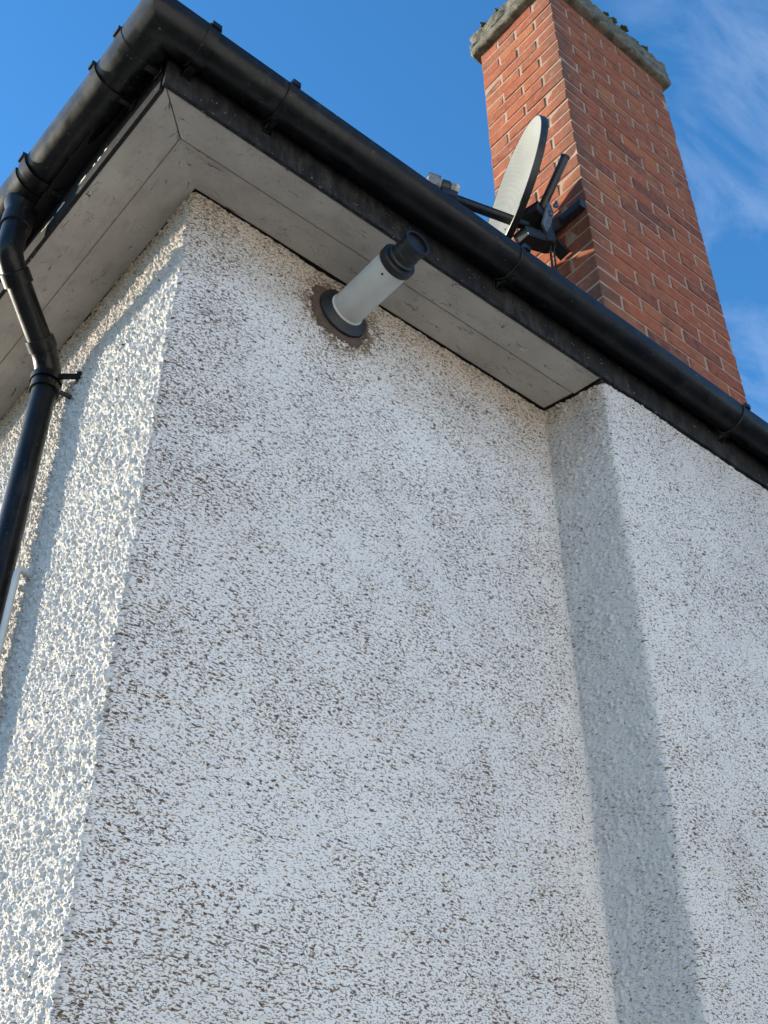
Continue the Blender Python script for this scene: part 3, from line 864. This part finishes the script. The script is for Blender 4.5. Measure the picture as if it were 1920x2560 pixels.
# ragged brown sealant smeared round the wall seal
def sealant():
    n = 130; V, F = [], []
    radii = []
    for k in range(n):
        a = 2 * math.pi * k / n
        w = 0.097 + 0.013 * math.cos(a - 3.5) + 0.020 * mnoise.noise((math.cos(a) * 1.9, math.sin(a) * 1.9, 3.1)) + 0.012 * mnoise.noise((math.cos(a) * 5, math.sin(a) * 5, 8.1)) + 0.016 * max(0, mnoise.noise((math.cos(a) * 15, math.sin(a) * 15, 1.4))) + 0.006 * mnoise.noise((math.cos(a) * 40, math.sin(a) * 40, 2.4))
        radii.append(w)
    prof = [(0.0, 0.010), (0.80, 0.0105), (0.93, 0.0095), (1.0, 0.002), (1.0, -0.012)]
    for (fr, hh) in prof:
        for k in range(n):
            a = 2 * math.pi * k / n
            r = 0.045 + (radii[k] - 0.045) * fr
            V.append((FXc + 0.004 + math.cos(a) * r, CY - hh - 0.0015 * mnoise.noise((math.cos(a) * 9, math.sin(a) * 9, fr * 5)), FZc - 0.004 + math.sin(a) * r))
    for i in range(len(prof) - 1):
        for k in range(n):
            F.append((i * n + k, i * n + (k + 1) % n, (i + 1) * n + (k + 1) % n, (i + 1) * n + k))
    return mesh(V, F)
put('sealant', sealant(), MAT['sealant'], fl, True)

# ------------------------------------------------------------------ chimney
MH = 0.2286 / 2                                  # half brick module
KX, KY, KZ, CH = 2.360, 1.655, 4.715, 0.0762
JT = 0.010
ch = empty('chimney_stack', (KX, KY, KZ))
tag(ch, 'tall red brick chimney stack with mossy concrete cap', 'chimney')
W7, D4 = 7 * MH - JT, 4 * MH - JT
ROWS = 30
ZT = KZ + ROWS * CH
rec = 0.0034
put('mortar_core', box_mesh((KX + rec, KY + rec, KZ - 0.4), (KX + W7 - rec, KY + D4 - rec, ZT - 0.002)), MAT['mortar'], ch)

def brick_mesh(lx, ly, lz, seed):
    r = random.Random(seed)
    bm = bmesh.new()
    bmesh.ops.create_cube(bm, size=1)
    for v in bm.verts: v.co = Vector((v.co.x * lx, v.co.y * ly, v.co.z * lz))
    bmesh.ops.bevel(bm, geom=list(bm.edges), offset=0.0032, segments=1, affect='EDGES')
    for v in bm.verts:
        v.co += Vector((r.uniform(-1, 1), r.uniform(-1, 1), r.uniform(-1, 1))) * 0.0019
    me = bm_mesh(bm); me.materials.append(MAT['brick']); return me
BH = CH - JT
BM_ = {}
for (a, b) in ((2, 1), (1, 2), (1, 1)):
    BM_[(a, b)] = [brick_mesh(a * MH - JT - (0.004 if a > 1 else 0), b * MH - JT - (0.004 if b > 1 else 0), BH, 100 * a + 10 * b + q) for q in range(6)]
rowA = [(0, 0, 1, 2), (0, 2, 1, 2), (1, 0, 2, 1), (3, 0, 2, 1), (5, 0, 2, 1), (6, 1, 1, 2), (6, 3, 1, 1), (1, 3, 2, 1), (3, 3, 2, 1), (5, 3, 1, 1)]
rowB = [(0, 0, 2, 1), (2, 0, 2, 1), (4, 0, 2, 1), (6, 0, 1, 2), (0, 1, 1, 2), (0, 3, 2, 1), (2, 3, 2, 1), (4, 3, 2, 1), (6, 2, 1, 2)]
for r in range(ROWS):
    for (i, j, a, b) in (rowA if r % 2 == 0 else rowB):
        o = bpy.data.objects.new('brick', random.choice(BM_[(a, b)]))
        COL.objects.link(o); o.parent = ch
        cx = i * MH + (a * MH - JT) / 2; cyy = j * MH + (b * MH - JT) / 2; cz = r * CH + JT / 2 + BH / 2
        o.location = (cx + random.uniform(-1, 1) * 0.0009, cyy + random.uniform(-1, 1) * 0.0009, cz + random.uniform(-1, 1) * 0.001)
        o.rotation_euler = (random.uniform(-1, 1) * 0.004, random.uniform(-1, 1) * 0.004, random.uniform(-1, 1) * 0.004)

def rough_slab(lo, hi, res, amp, freq, seed, chip=0.0, dome=0.0):
    bm = bmesh.new()
    nx, ny, nz = [max(1, int((hi[i] - lo[i]) / res)) for i in range(3)]
    cache = {}
    def vert(i, j, k):
        key = (i, j, k)
        if key not in cache:
            p = Vector((lo[0] + (hi[0] - lo[0]) * i / nx, lo[1] + (hi[1] - lo[1]) * j / ny, lo[2] + (hi[2] - lo[2]) * k / nz))
            n = Vector(((-1 if i == 0 else 1 if i == nx else 0), (-1 if j == 0 else 1 if j == ny else 0), (-1 if k == 0 else 1 if k == nz else 0)))
            edge = sum(1 for c in n if c)
            n.normalize()
            d = mnoise.fractal(p * freq + Vector((seed, 0, 0)), 1.0, 2.0, 4) * amp
            d2 = abs(mnoise.noise(p * freq * 0.5 + Vector((0, seed, 0)))) * amp * 1.2
            p = p + n * (d - d2) - n * (0.004 * (edge - 1))
            if dome and k == nz:
                u = 1 - max(abs(2 * i / nx - 1), abs(2 * j / ny - 1)); p.z += dome * min(1, u * 2.5)
            cache[key] = bm.verts.new(p)
        return cache[key]
    for i in range(nx):
        for j in range(ny):
            for k in (0, nz): bm.faces.new((vert(i, j, k), vert(i + 1, j, k), vert(i + 1, j + 1, k), vert(i, j + 1, k)))
    for i in range(nx):
        for k in range(nz):
            for j in (0, ny): bm.faces.new((vert(i, j, k), vert(i + 1, j, k), vert(i + 1, j, k + 1), vert(i, j, k + 1)))
    for j in range(ny):
        for k in range(nz):
            for i in (0, nx): bm.faces.new((vert(i, j, k), vert(i, j + 1, k), vert(i, j + 1, k + 1), vert(i, j, k + 1)))
    return bm_mesh(bm)
OV = 0.036
put('cap_slab', rough_slab((KX - OV, KY - OV, ZT - 0.001), (KX + W7 + OV, KY + D4 + OV, ZT + 0.066), 0.016, 0.005, 20, 2.0), MAT['cap'], ch, True)
put('cap_flaunching', rough_slab((KX - OV + 0.004, KY - OV + 0.004, ZT + 0.068), (KX + W7 + OV - 0.004, KY + D4 + OV - 0.004, ZT + 0.165), 0.011, 0.011, 26, 5.0, dome=0.05), MAT['cap'], ch, True)
# moss cushions growing on the cap edges
def lump(c, r, seed):
    bm = bmesh.new()
    bmesh.ops.create_icosphere(bm, subdivisions=2, radius=r)
    for v in bm.verts:
        k = 1 + 0.9 * mnoise.noise(v.co * (1.6 / r) + Vector((seed, 0, 0)))
        v.co = Vector((v.co.x * k * 1.7, v.co.y * k * 1.2, v.co.z * k * 0.8)) + Vector(c)
    return bm_mesh(bm)
for q in range(16):
    if q < 11: x, y = 2.42 + 0.062 * q + random.uniform(-0.02, 0.02), KY - OV + random.uniform(0.004, 0.03)
    else: x, y = KX - OV + random.uniform(0.004, 0.03), 1.70 + 0.08 * (q - 11) + random.uniform(-0.02, 0.02)
    put('moss_cushion', lump((x, y, ZT + 0.158 + random.uniform(0, 0.012)), random.uniform(0.008, 0.015), q * 3.3), MAT['moss'], ch, True)

# ------------------------------------------------------------------ satellite dish
DC = Vector((2.118, 1.803, 5.413)); AZ, EL = math.radians(158.0), math.radians(6.5)
dn = Vector((math.cos(AZ) * math.cos(EL), math.sin(AZ) * math.cos(EL), math.sin(EL)))
e1 = Vector((-dn.y, dn.x, 0)).normalized(); e2 = dn.cross(e1); e2 = -e2 if e2.z < 0 else e2
DW, DH, DD = 0.566, 0.496, 0.062
sd = empty('satellite_dish', (KX, 1.76, 5.25))
tag(sd, 'grey oval satellite dish on black bracket fixed to the brick chimney', 'satellite dish')
def far(c): return c
def dish_mesh():
    V, F = [], []
    rings, n = 14, 72
    for side, off in ((0, 0.0), (1, 0.0025)):
        base = len(V)
        V.append(DC - dn * (DD + off))
        for i in range(1, rings + 1):
            t = i / rings
            for k in range(n):
                a = 2 * math.pi * k / n
                V.append(DC + e1 * far(math.cos(a)) * DW / 2 * t + e2 * math.sin(a) * DH / 2 * t - dn * (DD * (1 - t * t) + off))
        for k in range(n): F.append((base, base + 1 + k, base + 1 + (k + 1) % n))
        for i in range(rings - 1):
            for k in range(n):
                a = base + 1 + i * n
                F.append((a + k, a + (k + 1) % n, a + n + (k + 1) % n, a + n + k))
    b0 = 1 + (rings - 1) * n; b1 = (1 + rings * n) + 1 + (rings - 1) * n
    for k in range(n): F.append((b0 + k, b0 + (k + 1) % n, b1 + (k + 1) % n, b1 + k))
    return mesh(V, F)
def mat_mesh_dish():
    M = NM('perforated_dish_paint')
    c = M.coord()
    g = M.node('ShaderNodeTexVoronoi', Scale=160.0, Randomness=0.15); M.link(c, g.inputs['Vector'])
    hole = M.math('LESS_THAN', g.outputs['Distance'], 0.30)
    base = M.mix(M.ramp(M.noise(c, 9, 4), 0.3, 0.7), (0.215, 0.225, 0.215), (0.26, 0.27, 0.255))
    M.color(M.mix(M.math('MULTIPLY', hole, 0.35), base, (0.08, 0.08, 0.08)))
    M.b.inputs['Specular IOR Level'].default_value = 0.15; M.rough(0.8); return M.m
MAT['dishmesh'] = mat_mesh_dish()
smooth_auto(put('reflector', dish_mesh(), MAT['dishmesh'], sd), 50)
def rim_mesh():
    """turned-back flange behind the rim"""
    V, F = [], []; n = 72
    prof = [(1.0, 0.001), (1.012, -0.001), (1.014, -0.022), (1.006, -0.026), (1.000, -0.022), (1.0, -0.004)]
    for (sc, dz) in prof:
        for k in range(n):
            a = 2 * math.pi * k / n
            V.append(DC + e1 * far(math.cos(a)) * DW / 2 * sc + e2 * math.sin(a) * DH / 2 * sc + dn * dz)
    m = len(prof)
    for i in range(m):
        for k in range(n):
            j = (i + 1) % m
            F.append((i * n + k, i * n + (k + 1) % n, j * n + (k + 1) % n, j * n + k))
    return mesh(V, F)
smooth_auto(put('rim', rim_mesh(), MAT['steel'], sd), 50)
for (u, v) in ((-0.16, -0.02), (-0.10, -0.13), (0.14, -0.05)):
    t2 = (2 * u / DW) ** 2 + (2 * v / DH) ** 2
    put('bolt', lathe(DC + e1 * u + e2 * v - dn * DD * (1 - t2), dn, [(-0.012, 0.0045), (0.002, 0.0045), (0.003, 0.003)], 10), MAT['steel'], sd)
# boom with LNB
bm0 = DC - e2 * 0.192 - dn * 0.07
bm1 = DC - e2 * 0.178 + dn * 0.245
bdir = (bm1 - bm0).normalized(); ba, bb = frame(bdir)
put('boom', obox_mesh((bm0 + bm1) / 2, bdir, ba, bb, ((bm1 - bm0).length, 0.021, 0.027), 0.003), MAT['steel'], sd)
lc = DC + dn * 0.245 - e2 * 0.128
ld = -dn
lnb = put('lnb', lathe(lc - ld * 0.075, ld, [(0, 0.022), (0.004, 0.026), (0.05, 0.026), (0.054, 0.018), (0.085, 0.018), (0.088, 0.0245), (0.112, 0.0265), (0.119, 0.022), (0.121, 0.0)], 28), MAT['lnb'], sd)
smooth_auto(lnb, 30)
smooth_auto(put('clamp', lathe(lc - ld * 0.020, ld, [(0, 0.027), (0.028, 0.027)], 24), MAT['steel'], lnb), 30)
smooth_auto(put('feed_cap', lathe(lc + ld * 0.028, ld, [(0, 0.0255), (0.010, 0.0275), (0.016, 0.023), (0.018, 0.0)], 24), MAT['lnb_old'], lnb), 30)
l2 = lc - ld * 0.052
put('body', obox_mesh(l2 - e2 * 0.004, ld, frame(ld)[0], frame(ld)[1], (0.036, 0.036, 0.062), 0.005), MAT['lnb'], lnb)
put('boom_clamp', obox_mesh(bm1 - bdir * 0.012 + e2 * 0.014, bdir, ba, bb, (0.05, 0.030, 0.046), 0.004), MAT['steel'], sd)
# bracket: wall plate on the chimney, arm, pivot, mast and struts
px = KX - 0.006
put('wall_plate', box_mesh((KX - 0.032, 1.660, 5.352), (KX - 0.004, 1.900, 5.392), 0.003), MAT['steel'], sd)
hub = Vector((2.255, 1.785, 5.262))
def bar(a, b, w, h, m, name, bev=0.002):
    a, b = Vector(a), Vector(b); d = (b - a).normalized(); q, t = frame(d)
    return put(name, obox_mesh((a + b) / 2, d, q, t, ((b - a).length, w, h), bev), m, sd)
bar((KX - 0.02, 1.785, 5.372), hub, 0.040, 0.040, MAT['steel'], 'arm')
bar((KX - 0.01, 1.78, 5.19), hub + Vector((0, 0, -0.02)), 0.045, 0.012, MAT['steel'], 'arm')
smooth_auto(put('pivot', lathe(hub + Vector((0.004, 0.002, -0.085)), (0, 0, 1), [(0, 0.030), (0.004, 0.036), (0.12, 0.036), (0.124, 0.03)], 24), MAT['steel'], sd), 30)
bar(hub + Vector((0, 0.01, 0.03)), DC - dn * (DD + 0.012) - e2 * 0.10, 0.075, 0.060, MAT['steel'], 'back_plate', 0.004)
bar(hub + Vector((-0.01, 0.01, -0.06)), DC - dn * 0.05 - e2 * (DH / 2 + 0.01), 0.060, 0.040, MAT['steel'], 'back_plate', 0.004)
bar(hub + Vector((-0.02, -0.06, 0.06)), hub + Vector((-0.035, -0.03, -0.05)), 0.05, 0.008, MAT['galv'], 'side_plate')
m0 = Vector((2.262, 1.792, 5.400)); m1 = Vector((2.262, 1.644, 5.570)); md = (m1 - m0).normalized()
smooth_auto(put('mast', tube_mesh([m0 - md * 0.10, m1], 0.0165, 20), MAT['steel'], sd), 35)
smooth_auto(put('mast_cap', tube_mesh([m1 - md * 0.004, m1 + md * 0.004], 0.0185, 20), MAT['rubber'], sd), 35)
for q in (Vector((2.235, 1.735, 5.285)), Vector((2.228, 1.76, 5.235)), Vector((2.240, 1.705, 5.31))):
    put('bolt', lathe(q, (-0.6, -0.7, 0.1), [(0, 0.011), (0.010, 0.011), (0.011, 0.006), (0.024, 0.006)], 6), MAT['galv'], sd)
cab = [Vector((2.262, 1.770, 5.24)), Vector((2.268, 1.780, 5.13)), Vector((2.270, 1.783, 5.02)), Vector((2.262, 1.79, 4.90)), Vector((2.24, 1.80, 4.74))]
smooth_auto(put('cable', tube_mesh(cab, 0.0045, 10), MAT['cable'], sd), 40)
cab2 = [c + Vector((0.012, -0.006, 0)) for c in cab]
smooth_auto(put('cable', tube_mesh(cab2, 0.0035, 10), MAT['cable'], sd), 40)

# ------------------------------------------------------------------ flake of paint on the soffit
fk = put('paint_flake', flake_mesh((1.985, 1.705, ZS - 0.0005), 0.030, 0.016, 0.010, -1), MAT['flake'], house)
